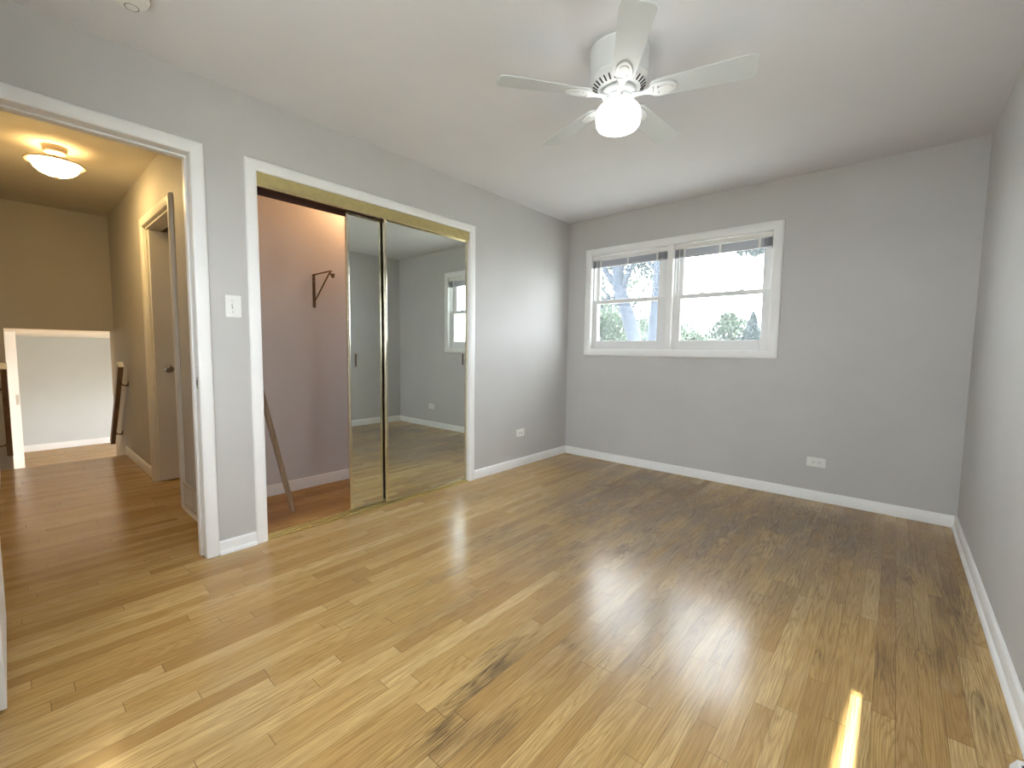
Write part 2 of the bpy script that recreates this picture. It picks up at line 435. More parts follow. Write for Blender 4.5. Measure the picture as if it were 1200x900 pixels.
# lower room beyond the stairs
LZ = -1.05; LX = -10.4
struct(MB().box(LX-.2, -3.22, -8.2, -.6, LZ-.2, LZ).build('floor_lower', mLowerFloor))
struct(MB().box(LX-.2, -3.75, -8.2, -.6, 1.26, 1.45).build('ceiling_lower', mLowerCeil))
struct(MB().box(LX-.2, LX, -8.2, -.6, LZ, 1.3).build('wall_lower_far', mLower))
w = MB().box(LX, -9.4, -.8, -.6, LZ, 1.3).box(-4.4, -3.0, -.8, -.6, LZ, 1.3).box(-9.4, -4.4, -.8, -.6, LZ, LZ+.45).box(-9.4, -4.4, -.8, -.6, .35, 1.3)
struct(w.build('wall_lower_right', mLower))
struct(MB().box(LX, -3.0, -8.2, -8.0, LZ, 1.3).build('wall_lower_left', mLower))
struct(MB().box(-3.22, -3.0, -8.0, HL-.12, LZ, 1.3).box(-3.22, -3.0, HY+.1, -.8, LZ, 1.3).build('wall_lower_near', mLower))
st = MB()
for k in range(6):
    st.box(-3.22-.25*(k+1)-.025, -3.22-.25*k, HL+.001, HY-.001, LZ, -.175*(k+1) if k < 5 else LZ+.001)
struct(st.build('stair_flight', mTread, bevel=.006))

# ------------------------------------------------------------------ trim
def casing_profile(wd, th):   # (across, out) clamshell-like profile
    return [(0, 0), (0, th*.72), (wd*.12, th*.98), (wd*.5, th), (wd*.86, th*.7), (wd, th*.42), (wd, 0)]
def frame_casing(name, plane, along, a0, a1, z0, z1, wl, wr, wt, th, mat, sign=1, wb=0, parent=None, gap=0.0):
    """mitred casing round an opening; plane: coordinate of the wall face, along: 'x' or 'y'"""
    m = MB()
    def P(a, z, d):
        return Vector((plane+sign*d, a, z)) if along == 'y' else Vector((a, plane+sign*d, z))
    prof = [(0, .55), (0.05, .82), (.35, 1.0), (.8, 1.0), (.93, .86), (1, .62)]
    def strip(c0, c1):
        # c0/c1: functions t -> (a,z) for the two ends, t from 0 (inner edge) to 1 (outer edge)
        r0_, r1_ = [], []
        for e in ((0, 0),)+tuple(prof)+((1, 0),):
            t_, h_ = e
            r0_.append(m.bm.verts.new(P(*c0(t_), h_*th))); r1_.append(m.bm.verts.new(P(*c1(t_), h_*th)))
        for k in range(len(r0_)-1): m.bm.faces.new((r0_[k], r0_[k+1], r1_[k+1], r1_[k]))
        m.bm.faces.new(r0_); m.bm.faces.new(list(reversed(r1_)))
    zb = lambda t_: z0 - wb*t_
    if wl: strip(lambda t_: (a0-wl*t_, zb(t_)), lambda t_: (a0-wl*t_, z1+wt*t_))
    if wr: strip(lambda t_: (a1+wr*t_, z1+wt*t_), lambda t_: (a1+wr*t_, zb(t_)))
    strip(lambda t_: (a0-wl*t_, z1+wt*t_), lambda t_: (a1+wr*t_, z1+wt*t_))
    if wb: strip(lambda t_: (a1+wr*t_, z0-wb*t_), lambda t_: (a0-wl*t_, z0-wb*t_))
    return m.build(name, mat, parent, smooth=50)
# bedroom doorway: casing both sides, jamb, stop, strike plate
t2 = sempty('trim_1')
frame_casing('casing', 0, 'y', DL, DR, 0.002, 2.055, .06, .06, .062, .018, mTrim, parent=t2)
frame_casing('casing', -T, 'y', DL, DR, 0.002, 2.055, .03, .06, .06, .016, mTrim, sign=-1, parent=t2)
MB().box(-T, -.001, DR, DR+J, 0.002, 2.055+J).box(-T, -.001, DL-J, DL, 0.002, 2.055+J).box(-T, -.001, DL, DR, 2.055, 2.055+J).build('jamb', mTrim, t2, bevel=.002)
MB().box(-.085, -.045, DR-.011, DR, 0.002, 2.044).box(-.085, -.045, DL, DL+.011, 0.002, 2.044).box(-.085, -.045, DL, DR, 2.044, 2.055).build('door_stop', mTrim, t2, bevel=.003)
sp = MB().box(-.036, -.004, DR-.0015, DR-.0001, .895, .955).build('strike_plate', mNickel, t2, bevel=.0008)
MB().box(-.028, -.013, DR-.0022, DR-.0016, .912, .938).build('strike_hole', mDark, sp)
# closet casing and jamb
t3 = sempty('trim_2')
frame_casing('casing', 0, 'y', -3.03, -1.45, 0.002, 2.06, .058, .063, .06, .018, mTrim, parent=t3)
MB().box(-T, -.001, -3.03-J, -3.03, .002, 2.06+J).box(-T, -.001, -1.45, -1.45+J, .002, 2.06+J).box(-T, -.001, -3.03, -1.45, 2.06, 2.06+J).build('jamb', mTrim, t3, bevel=.002)
# hall doorway casing
t4 = sempty('trim_3')
frame_casing('casing', HY, 'x', HD0, HD1, 0.002, 2.04, .075, .055, .07, .024, mTrimHall, sign=-1, parent=t4)
MB().box(HD0, HD0+.018, HY, HY+.1, .002, 2.04).box(HD1-.018, HD1, HY, HY+.1, .002, 2.04).box(HD0, HD1, HY, HY+.1, 2.022, 2.04).build('jamb', mTrimHall, t4, bevel=.002)
# white end trim at the top-left of the stairs, with a small switch
struct(MB().box(-5.3, -5.2, -4.005, -3.879, LZ+.001, 1.259).build('trim_4', mTrim, bevel=.003))
struct(MB().box(-3.9, -3.6, HL, -3.968, -1.05, 1.26).build('wall_stair_return', mHall))
# baseboards: flat board with eased top and a shoe strip
def base_profile(h, th, shoe=True):
    p_ = [(0, 0), (th+(.012 if shoe else 0), 0)]
    if shoe: p_ += [(th+.011, .010), (th+.006, .018), (th, .022)]
    p_ += [(th, h-.010), (th-.004, h-.002), (th-.008, h), (0, h)]
    return p_
def baseboard(name, wall_axis, plane, sign, a0, a1, h=.078, th=.011, shoe=False, mat=None, z=0.0015):
    m = MB(); pr = [(plane+sign*d, z+q) for d, q in base_profile(h, th, shoe)]
    if wall_axis == 'x': m.prism(pr, a0, a1, 'xz')     # wall of constant x, runs along y
    else: m.prism(pr, a0, a1, 'yz')
    return struct(m.build(name, mat or mTrim, smooth=50))
baseboard('baseboard_left', 'x', 0, 1, -1.387, -.001)
baseboard('baseboard_doorside', 'x', 0, 1, -3.27, -3.0885, .072, .012, True)
baseboard('baseboard_back', 'y', 0, -1, .012, W-.012)
baseboard('baseboard_right', 'x', W, -1, -4.34, -.001, .083, .012, True)
baseboard('baseboard_front', 'y', YF, 1, .8, W-.03)
baseboard('baseboard_closet', 'x', -.8, 1, -3.06, -1.2, .085)
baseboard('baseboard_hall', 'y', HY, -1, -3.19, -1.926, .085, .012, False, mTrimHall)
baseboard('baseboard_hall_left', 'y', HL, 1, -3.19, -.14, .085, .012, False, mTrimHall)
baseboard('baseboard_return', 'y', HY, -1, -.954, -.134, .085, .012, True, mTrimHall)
baseboard('baseboard_lower', 'x', LX, 1, -8.0, -.8, .13, .016, False, mTrim, LZ+.001)

# ------------------------------------------------------------------ back window
wn = sempty('window_1')
frame_casing('casing', 0, 'x', .285, 1.897, 1.134, 2.064, .072, .072, .070, .018, mTrim, sign=-1, wb=.070, parent=wn)
m = MB()   # jamb liner box and centre mullion
m.box(WX0, .285, 0, .17, WZ0, WZ1).box(1.897, WX1, 0, .17, WZ0, WZ1).box(.285, 1.897, 0, .17, WZ0, 1.134).box(.285, 1.897, 0, .17, 2.064, WZ1)
m.build('jamb', mVinyl, wn, bevel=.002)
MB().box(1.062, 1.117, -.008, .17, 1.134, 2.064).build('mullion', mTrim, wn, bevel=.004)
def sash(x0, x1, z0, z1, y0, y1, sl, sr, sb, stp, locks=False):
    m = MB()
    m.box(x0, x0+sl, y0, y1, z0, z1).box(x1-sr, x1, y0, y1, z0, z1).box(x0+sl, x1-sr, y0, y1, z0, z0+sb).box(x0+sl, x1-sr, y0, y1, z1-stp, z1)
    s_ = m.build('sash', mVinyl, wn, bevel=.003)
    yc = (y0+y1)/2
    MB().box(x0+sl-.003, x1-sr+.003, yc-.002, yc+.002, z0+sb-.003, z1-stp+.003).build('pane', mGlass, s_)
    if locks:
        for q in (.3, .72):
            cx = x0+(x1-x0)*q
            lk = MB().box(cx-.024, cx+.024, y0+.002, y1-.002, z1, z1+.006).lathe([(.010, 0), (.010, .008), (.0, .008)], 16, (cx, yc, z1+.006)).box(cx-.004, cx+.028, y0+.004, y0+.014, z1+.006, z1+.013)
            lk.build('sash_lock', mVinyl, s_, bevel=.0015)
for x0, x1, g0, g1, lk in ((.300, 1.047, .318, .968, False), (1.132, 1.882, 1.166, 1.832, True)):
    # side tracks
    tk = MB()
    for xa in (x0-.015, x1):
        tk.box(xa, xa+.015, .028, .034, 1.134, 2.064).box(xa, xa+.015, .066, .074, 1.134, 2.064).box(xa, xa+.015, .106, .112, 1.134, 2.064)
        tk.box(xa+.004, xa+.011, .034, .106, 1.134, 2.064)
    tk.build('sash_track', mVinyl, wn, bevel=.001)
    sash(x0, x1, 1.140, 1.622, .036, .064, g0-x0+.016, x1-g1+.0, .075, .036, lk)
    sash(x0, x1, 1.594, 2.062, .076, .104, g0-x0+.02, x1-g1+.012, .036, .05)
    MB().box(x0, x1, .03, .17, 1.134, 1.1405).build('inner_sill', mVinyl, wn)

# unseen window added in the right wall for daylight and the sun sliver
wn2 = sempty('window_added_right')
frame_casing('casing', W, 'y', RY0+.015, RY1-.015, RZ0+.015, RZ1-.015, .07, .07, .07, .018, mTrim, sign=-1, wb=.07, parent=wn2)
MB().box(W, W+.17, RY0, RY0+.015, RZ0, RZ1).box(W, W+.17, RY1-.015, RY1, RZ0, RZ1).box(W, W+.17, RY0+.015, RY1-.015, RZ0, RZ0+.015).box(W, W+.17, RY0+.015, RY1-.015, RZ1-.015, RZ1).build('jamb', mVinyl, wn2)
m = MB()
a, bq = RY0+.015, RY1-.015
m.box(W+.08, W+.11, a, a+.045, RZ0+.015, RZ1-.015).box(W+.08, W+.11, bq-.045, bq, RZ0+.015, RZ1-.015)
m.box(W+.08, W+.11, a+.045, bq-.045, RZ0+.015, RZ0+.06).box(W+.08, W+.11, a+.045, bq-.045, RZ1-.06, RZ1-.015).box(W+.08, W+.11, a+.045, bq-.045, 1.58, 1.615)
m.build('sash', mVinyl, wn2, bevel=.003)
MB().box(W+.094, W+.098, RY0+.05, RY1-.05, RZ0+.05, RZ1-.05).build('pane', mGlass, wn2)
# unseen window added behind the camera to brighten the room evenly
wn3 = sempty('window_added_front')
frame_casing('casing', YF, 'x', FX0+.015, FX1-.015, FZ0+.015, FZ1-.015, .07, .07, .07, .018, mTrim, wb=.07, parent=wn3)
MB().box(FX0, FX0+.015, YF-.14, YF, FZ0, FZ1).box(FX1-.015, FX1, YF-.14, YF, FZ0, FZ1).box(FX0+.015, FX1-.015, YF-.14, YF, FZ0, FZ0+.015).box(FX0+.015, FX1-.015, YF-.14, YF, FZ1-.015, FZ1).build('jamb', mVinyl, wn3)
m = MB()
xc = (FX0+FX1)/2
for a, bq in ((FX0+.015, xc-.02), (xc+.02, FX1-.015)):
    m.box(a, a+.045, YF-.11, YF-.08, FZ0+.015, FZ1-.015).box(bq-.045, bq, YF-.11, YF-.08, FZ0+.015, FZ1-.015)
    m.box(a+.045, bq-.045, YF-.11, YF-.08, FZ0+.015, FZ0+.06).box(a+.045, bq-.045, YF-.11, YF-.08, FZ1-.06, FZ1-.015).box(a+.045, bq-.045, YF-.11, YF-.08, 1.52, 1.555)
m.box(xc-.02, xc+.02, YF-.14, YF-.05, FZ0+.015, FZ1-.015)
m.build('sash', mVinyl, wn3, bevel=.003)
MB().box(FX0+.05, FX1-.05, YF-.097, YF-.093, FZ0+.05, FZ1-.05).build('pane', mGlass, wn3)
# unseen eaves added to block the sun, edge slanted to leave a sliver
struct(MB().prism([(W+.2, YF-.6), (3.295, YF-.6), (3.469, -2.25), (3.50, .9), (W+.2, .9)], 2.42, 2.56, 'xy').box(-.3, W+.2, .2, .75, 2.45, 2.56).build('eave_sun_mask', mTrim))

# raised blinds, one in each half of the window
def blind(x0, x1, label, z_stack):
    t = thing('mini_blind', ((x0+x1)/2, .012, 2.06), label, 'blind', 'raised blinds in the window')
    o = t.location
    def b_(m, name, mat, par=t, bev=0, sm=False):
        for v in m.bm.verts: v.co -= Vector(o)
        return m.build(name, mat, par, bevel=bev, smooth=sm)
    b_(MB().box(x0, x1, .000, .027, 2.018, 2.056), 'head_rail', mBlind, bev=.003)
    m = MB(); n = 16
    for k in range(n):
        z = 2.012-(2.012-z_stack-.014)*k/(n-1)
        m.prism([(.001, z), (.0135, z+.0022), (.026, z), (.026, z-.0008), (.0135, z+.0014), (.001, z-.0008)], x0+.004, x1-.004, 'yz')
    b_(m, 'slat_stack', mSlatShade)
    b_(MB().box(x0+.004, x1-.004, .003, .024, z_stack, z_stack+.011), 'bottom_rail', mSlatShade, bev=.002)
    for q in (.12, .5, .88):
        xq = x0+(x1-x0)*q
        b_(MB().box(xq-.009, xq+.009, -.0012, -.0002, z_stack, 2.018), 'ladder_tape', mPlastic)
    b_(MB().tube([(x0+.05, -.006, 2.016), (x0+.052, -.007, 1.99), (x0+.05, -.005, 1.55)], .0035, 6), 'tilt_wand', mPlastic, sm=True)
    b_(MB().tube([(x1-.04, -.004, 2.02), (x1-.041, -.003, 1.62)], .0012, 6).lathe([(0, .03), (.004, .026), (.006, 0), (0, 0)], 10, (x1-.041, -.003, 1.59)), 'lift_cord', mPlastic, sm=True)
    return t
blind(.290, 1.058, 'raised white mini blind over the left half of the window', 1.945)
blind(1.121, 1.893, 'raised white mini blind over the right half of the window', 1.940)

# ------------------------------------------------------------------ closet doors and tracks
t = thing('closet_door_track', (-.03, -2.24, 2.06), 'brass header track across the top of the closet opening', 'door track')
def at(m, o):
    for v in m.bm.verts: v.co -= Vector(o)
    return m
at(MB().box(-.008, .004, -3.029, -1.451, 1.994, 2.059), t.location).build('fascia', mBrassDull, t, bevel=.002)
at(MB().box(-.010, .0055, -3.029, -1.451, 1.984, 1.993), t.location).build('fascia_lip', mBrass, t, bevel=.002)
at(MB().box(-.095, -.0105, -3.029, -1.451, 2.035, 2.059).box(-.0395, -.0345, -3.029, -1.451, 1.985, 2.035).box(-.095, -.089, -3.029, -1.451, 1.965, 2.035), t.location).build('channel', mTrackDark, t)
t = thing('closet_door_track', (-.04, -2.24, 0), 'brass floor track with two runners along the closet threshold', 'door track')
at(MB().box(-.085, .006, -3.029, -1.451, 0.0005, .004), t.location).build('track_plate', mBrassDull, t)
for xq in (-.002, -.034, -.066):
    at(MB().box(xq-.003, xq+.003, -3.029, -1.451, .004, .012), t.location).build('runner', mBrass, t, bevel=.0015)

def mirror_door(x, y0, y1, label, pull_y):
    t = thing('mirrored_closet_door', (x, (y0+y1)/2, .014), label, 'closet door', 'sliding mirrored doors')
    z0, z1 = .014, 1.990
    o = t.location
    at(MB().box(x-.003, x+.003, y0+.016, y1-.016, z0+.012, z1-.012), o).build('mirror', mMirror, t)
    at(MB().box(x-.011, x+.009, y0, y0+.019, z0, z1), o).build('stile', mStile, t, bevel=.004)
    at(MB().box(x-.011, x+.009, y1-.019, y1, z0, z1), o).build('stile', mStile, t, bevel=.004)
    at(MB().box(x-.009, x+.005, y0+.019, y1-.019, z0, z0+.013), o).build('rail', mStile, t, bevel=.003)
    at(MB().box(x-.009, x+.005, y0+.019, y1-.019, z1-.013, z1), o).build('rail', mStile, t, bevel=.003)
    at(MB().box(x-.013, x-.004, y0+.02, y1-.02, z0+.013, z1-.013), o).build('backing_board', mTrackDark, t)
    p_ = at(MB().box(x+.003, x+.0042, pull_y-.007, pull_y+.007, .985, 1.075), o).build('finger_pull', mIron, t, bevel=.0005)
    at(MB().box(x+.0043, x+.0047, pull_y-.0045, pull_y+.0045, .992, 1.068), o).build('pull_recess', mDark, p_)
    return t
mirror_door(-.020, -2.232, -1.453, 'front mirrored sliding closet door in brass frame, nearest the window', -1.50)
mirror_door(-.050, -2.492, -1.700, 'rear mirrored sliding door mostly hidden behind the other, beside the open closet', -2.435)

# closet contents
BY = -2.355
t = thing('shelf_bracket', (-.8, BY, 1.43), 'bronze metal shelf and rod bracket screwed to the closet back wall', 'bracket')
at(MB().box(-.8, -.796, BY-.011, BY+.011, 1.425, 1.682), t.location).build('wall_plate', mIron, t, bevel=.001)
at(MB().box(-.799, -.515, BY-.010, BY+.010, 1.676, 1.681), t.location).build('shelf_arm', mIron, t, bevel=.001)
at(MB().tube([(-.795, BY, 1.47), (-.66, BY, 1.575), (-.535, BY, 1.672)], .005, 8), t.location).build('brace', mIron, t, smooth=True)
hk = [(-.535+.0, BY, 1.672), (-.525, BY, 1.655), (-.512, BY, 1.642)] + [(-.495+.018*math.cos(a), BY, 1.648+.018*math.sin(a)) for a in [R(200+k*20) for k in range(10)]]
at(MB().tube(hk, .006, 8).tube([(-.495, BY-.011, 1.648), (-.495, BY+.011, 1.648)], .010, 10), t.location).build('rod_hook', mIron, t, smooth=True)
for z in (1.44, 1.66, 1.63):
    at(MB().lathe([(.0, .0), (.004, .0), (.003, .003), (0, .0035)], 10, (-.796, BY, z), Matrix.Rotation(R(90), 4, 'Y')), t.location).build('screw', mNickel, t, smooth=True)

a, bq = Vector((-.31, -2.757, .017)), Vector((-.30, -3.052, 1.40))
rod = MB().tube([a, a+(bq-a)*.005, a+(bq-a)*.5, a+(bq-a)*.995, bq], [.0150, .0165, .0165, .0165, .0150], 18).build('closet_rod', mRod, None, origin=tuple(a), smooth=40)
tag(rod, 'brown wooden closet pole leaning in the open closet behind the door casing', 'pole')
# bulb on the closet ceiling
t = thing('closet_light', (-.60, -1.98, H), 'bare warm bulb in a porcelain holder on the closet ceiling', 'light')
MB().lathe([(0, 0), (.055, 0), (.055, -.012), (.035, -.04), (.022, -.045), (0, -.045)], 24).build('holder', mPlastic, t, smooth=40)
MB().lathe([(.012, -.045), (.014, -.06), (.028, -.085), (.03, -.10), (.022, -.125), (0, -.132)], 24).build('bulb', mClosetBulb, t, smooth=60)

# ------------------------------------------------------------------ doors
d1 = sempty('door_1')      # bedroom door, swung fully open along the front wall
m = MB().box(.022, .706, -4.055, -4.020, .012, 2.04)
m.build('door_leaf', mDoor, d1, bevel=.002)
kb = MB().lathe([(0, 0), (.032, 0), (.032, .006), (.012, .012), (.011, .03), (.025, .042), (.027, .055), (.02, .066), (0, .068)], 24, (.645, -4.055, .93), Matrix.Rotation(R(90), 4, 'X'))
kb.build('knob', mNickel, d1, smooth=40)
for z in (.25, 1.05, 1.85): MB().tube([(.012, -4.07, z-.045), (.012, -4.07, z+.045)], .006, 10).build('hinge', mNickel, d1, smooth=40)
d2 = sempty('door_2')      # hall door standing open into the side room
MB().box(-1.830, -1.795, HY+.014, HY+.78, .012, 2.018).build('door_leaf', mTrimHall, d2, bevel=.002)
kb = MB().lathe([(0, 0), (.031, 0), (.031, .006), (.012, .012), (.011, .028), (.024, .038), (.026, .05), (.019, .06), (0, .062)], 24, (-1.795, -3.100, .925), Matrix.Rotation(R(90), 4, 'Y'))
kb.build('knob', mKnob, d2, smooth=40)

# ------------------------------------------------------------------ ceiling fan
FX, FY = 1.667, -2.112
fan = thing('ceiling_fan', (FX, FY, H), 'white five-blade flush ceiling fan with glowing drum globe', 'ceiling fan')
MB().lathe([(0, 0), (.126, 0), (.131, -.004), (.131, -.010), (.128, -.014), (.126, -.108), (.121, -.120), (.0, -.120)], 56).build('motor_housing', mFan, fan, smooth=35)
vr = MB().lathe([(.121, -.120), (.127, -.124), (.127, -.130), (.112, -.150), (.090, -.166), (.062, -.172), (0, -.172)], 56).build('vent_ring', mFan, fan, smooth=35)
m = MB()
for k in range(30):
    a = 2*math.pi*k/30
    T_ = Matrix.Rotation(a, 4, 'Z') @ Matrix.Translation((.104, 0, -.1575)) @ Matrix.Rotation(R(-36), 4, 'Y')
    m.box(-.013, .013, -.0026, .0026, -.002, .002, T_)
m.build('vent_slots', mDark, vr)
MB().lathe([(.058, -.172), (.074, -.176), (.078, -.184), (.074, -.192), (.05, -.196), (0, -.196)], 48).build('flywheel', mFan, fan, smooth=35)
sw = MB().lathe([(.046, -.196), (.056, -.198), (.058, -.204), (.056, -.226), (.062, -.232), (.064, -.240), (0, -.240)], 48).build('switch_housing', mFan, fan, smooth=35)
for k in range(3):
    a = R(-52+120*k)
    MB().lathe([(0, .012), (.004, .012), (.005, .006), (.003, 0), (0, 0)], 10, (.058*math.cos(a), .058*math.sin(a), -.215), Matrix.Rotation(a, 4, 'Z') @ Matrix.Rotation(R(90), 4, 'Y')).build('screw', mNickel, sw, smooth=40)
gp = [(.058, -.236), (.074, -.239), (.087, -.245), (.095, -.256), (.098, -.270), (.098, -.296), (.096, -.314), (.088, -.327), (.072, -.335), (.045, -.339), (0, -.340)]
MB().lathe(gp, 56).build('globe', mFanGlass, fan, smooth='all')
BZ = -.193
blade0 = None
for k in range(5):
    ang = R(16.5+72*k)
    if blade0 is None:
        # blade: rounded tapering plank pitched 12 degrees
        r_in, r_out, w0, w1, th = .135, .545, .096, .128, .0055
        out_ = []
        nn = 8
        def corner(cx, cy, rad, a0, a1): return [(cx+rad*math.cos(R(a0+(a1-a0)*i/nn)), cy+rad*math.sin(R(a0+(a1-a0)*i/nn))) for i in range(nn+1)]
        out_ += corner(r_out-.03, w1/2-.03, .03, 90, 0)[::-1][::-1]
        out_ = corner(r_out-.026, w1/2-.026, .026, 90, 0) + corner(r_out-.026, -w1/2+.026, .026, 0, -90) + corner(r_in+.03, -w0/2+.03, .03, -90, -180) + corner(r_in+.03, w0/2-.03, .03, 180, 90)
        Pm = Matrix.Translation((0, 0, 0)) @ Matrix.Rotation(R(-12), 4, 'X')
        blade0 = MB().prism(out_, -th/2, th/2, 'xy', Pm).build('blade', mFanBlade, fan, bevel=.0015, smooth=50)
        bl = blade0
        m = MB()
        # blade iron: neck from flywheel and an oval plate under the blade root
        oval = [(.185+.062*math.cos(2*math.pi*i/28), .036*math.sin(2*math.pi*i/28)) for i in range(28)]
        m.prism(oval, -.010, -th/2-.0003, 'xy', Pm)
        m.prism([(.060, -.014), (.105, -.010), (.135, -.020), (.150, -.028), (.150, .028), (.135, .020), (.105, .010), (.060, .014)], -.012, -.004, 'xy', Matrix.Rotation(R(-5), 4, 'X'))
        ir = m.build('blade_iron', mFan, bl, bevel=.003, smooth=50)
        for (sx, sy) in ((.205, 0), (.17, .016), (.17, -.016)):
            s_ = MB().lathe([(0, -.0128), (.003, -.0125), (.004, -.0100), (0, -.0100)], 10, (0, 0, 0), Pm @ Matrix.Translation((sx, sy, 0))).build('screw', mNickel, bl, smooth=40)
        inner = [(.198+.034*math.cos(2*math.pi*i/20), .020*math.sin(2*math.pi*i/20)) for i in range(20)]
        MB().prism(inner, -.0128, -.0102, 'xy', Pm).build('iron_boss', mFan, bl, bevel=.001, smooth=50)
        bl.location = (0, 0, BZ); bl.rotation_euler.z = ang
    else:
        bl = blade0.copy(); COL.objects.link(bl); bl.parent = fan; bl.location = (0, 0, BZ); bl.rotation_euler.z = ang
        for ch in list(blade0.children):
            c_ = ch.copy(); COL.objects.link(c_); c_.parent = bl

# ------------------------------------------------------------------ hall ceiling light
hl = thing('hall_ceiling_light', (-1.70, -3.68, H), 'lit semi-flush hall ceiling light with bronze rim and frosted bowl', 'ceiling light')
MB().lathe([(0, 0), (.062, 0), (.064, -.006), (.060, -.030), (.052, -.040), (.010, -.043), (.010, -.186), (0, -.188)], 40).build('canopy', mBronzeRim, hl, smooth=40)
MB().lathe([(.128, -.090), (.140, -.092), (.152, -.104), (.150, -.112), (.138, -.112), (.124, -.104), (.116, -.092), (.060, -.082), (.058, -.078), (.118, -.086), (.128, -.090)], 48).build('rim', mBronzeRim, hl, smooth=40)  # inner pan added to the rim to cut the uplight
MB().lathe([(.122, -.104), (.120, -.120), (.108, -.145), (.085, -.168), (.050, -.184), (.0, -.190)], 48).build('glass_bowl', mHallGlass, hl, smooth='all')
MB().lathe([(0, -.186), (.010, -.190), (.012, -.196), (.006, -.206), (0, -.210)], 20).build('finial', mBronzeRim, hl, smooth=40)

# ------------------------------------------------------------------ smoke detector
sd = thing('smoke_detector', (.435, -3.605, H), 'round white smoke detector with test button on the ceiling above the doorway', 'smoke detector')
MB().lathe([(0, 0), (.072, 0), (.072, -.008), (.066, -.010), (.067, -.030), (.062, -.042), (.050, -.046), (0, -.046)], 48).build('body', mPlastic, sd, smooth=35)
MB().lathe([(.020, -.0462), (.0215, -.0472), (.0225, -.0462)], 32, (-.036, .018, 0)).build('button_ring', mDark, sd, smooth=35)
MB().lathe([(0, -.0485), (.018, -.048), (.0195, -.046)], 32, (-.036, .018, 0)).build('test_button', mPlastic, sd, smooth=35)
MB().lathe([(.0675, -.0125), (.0685, -.0155), (.0675, -.0185)], 48).build('sensor_slot', mDark, sd)

# ------------------------------------------------------------------ switch and outlets
SY, SZ = -3.161, 1.325
ls = thing('light_switch', (0, SY, SZ), 'white wall switch plate between the doorway and the closet', 'switch')
MB().box(0, .006, -.038, .038, -.058, .058).build('plate', mPlastic, ls, bevel=.004, segs=3)
ov = [(.012+.017*math.cos(2*math.pi*i/32), -.006+.040*math.sin(2*math.pi*i/32)) for i in range(32)]
MB().prism(ov, .006, .0095, 'yz').build('slide_control', mPlastic, ls, bevel=.0015, smooth=50)
MB().box(.0096, .0125, .003, .021, -.021, -.009).build('slider', mPlastic, ls, bevel=.001)
MB().box(.006, .0068, -.009, -.002, -.012, .012).build('toggle_slot', mDullBrown, ls)
MB().box(.006, .013, -.0075, -.0035, .001, .009).build('toggle', mPlastic, ls, bevel=.001)
for z in (-.030, .030):
    MB().lathe([(0, .002), (.003, .0015), (.0035, 0), (0, 0)], 12, (.006, -.006, z), Matrix.Rotation(R(90), 4, 'Y')).build('screw', mNickel, ls, smooth=40)

def outlet(loc, rz, label):
    t = thing('wall_outlet', loc, label, 'outlet', 'outlets set sideways low on the walls', rz)
    # local frame: plate in xz-plane, out of the wall along -y, set sideways (long side horizontal)
    MB().box(-.061, .061, -.006, 0, -.036, .036).build('plate', mPlastic, t, bevel=.003, segs=3)
    for s_ in (-1, 1):
        cx = s_*.0195
        oc = [(cx+.0145*max(-.82, min(.82, math.cos(2*math.pi*i/24)))*1.05, .0165*math.sin(2*math.pi*i/24)) for i in range(24)]
        rc = MB().prism(oc, -.0082, -.006, 'xz').build('receptacle', mPlastic, t, bevel=.0006)
        MB().box(cx-.0055, cx+.0015, -.0086, -.0083, .0045, .0070).box(cx-.0055, cx+.0025, -.0086, -.0083, -.0070, -.0045).box(cx+.006, cx+.010, -.0086, -.0083, -.0022, .0022).build('slots', mDark, rc)
    MB().lathe([(0, .0016), (.003, .0012), (.0035, 0), (0, 0)], 12, (0, -.006, 0), Matrix.Rotation(R(90), 4, 'X')).build('screw', mNickel, t, smooth=40)
    return t
outlet((2.263, 0, .296), 0, 'white outlet set sideways low on the window wall')
outlet((0, -.774, .324), R(90), 'white outlet set sideways low on the wall between closet and corner')
lw = thing('light_switch', (-5.2, -3.90, .45), 'tiny white switch plate on the white post beyond the stairs', 'switch')
MB().box(0, .005, -.012, .012, -.06, .06).build('plate', mGrille, lw, bevel=.002)
MB().box(.005, .012, -.003, .003, -.008, .008).build('toggle', mGrille, lw, bevel=.001)

# ------------------------------------------------------------------ hall grille, baseboard register, handrails
gr = thing('return_air_grille', (-.70, HY-.013, .10), 'louvred return air grille at the base of the hall wall beside the doorway', 'vent grille')
gx0, gx1, gz0, gz1 = -.235, .235, -.065, .095
MB().box(gx0, gx1, -.008, 0.0, gz1-.028, gz1).box(gx0, gx1, -.008, 0, gz0, gz0+.022).box(gx0, gx0+.025, -.008, 0, gz0+.022, gz1-.028).box(gx1-.025, gx1, -.008, 0, gz0+.022, gz1-.028).box(-.012, .012, -.008, 0, gz0+.022, gz1-.028).build('frame', mGrille, gr, bevel=.002)
MB().box(gx0+.02, gx1-.02, -.0012, -.0002, gz0+.02, gz1-.026).build('backing', mDullBrown, gr)
m = MB()
for a0_, a1_ in ((gx0+.026, -.013), (.013, gx1-.026)):
    n = 11
    for k in range(n):
        z = gz0+.028+(gz1-gz0-.062)*k/(n-1)
        m.box(a0_, a1_, -.0035, .0035, -.0008, .0008, Matrix.Translation((0, -.005, z)) @ Matrix.Rotation(R(35), 4, 'X'))
m.build('louvres', mGrille, gr)

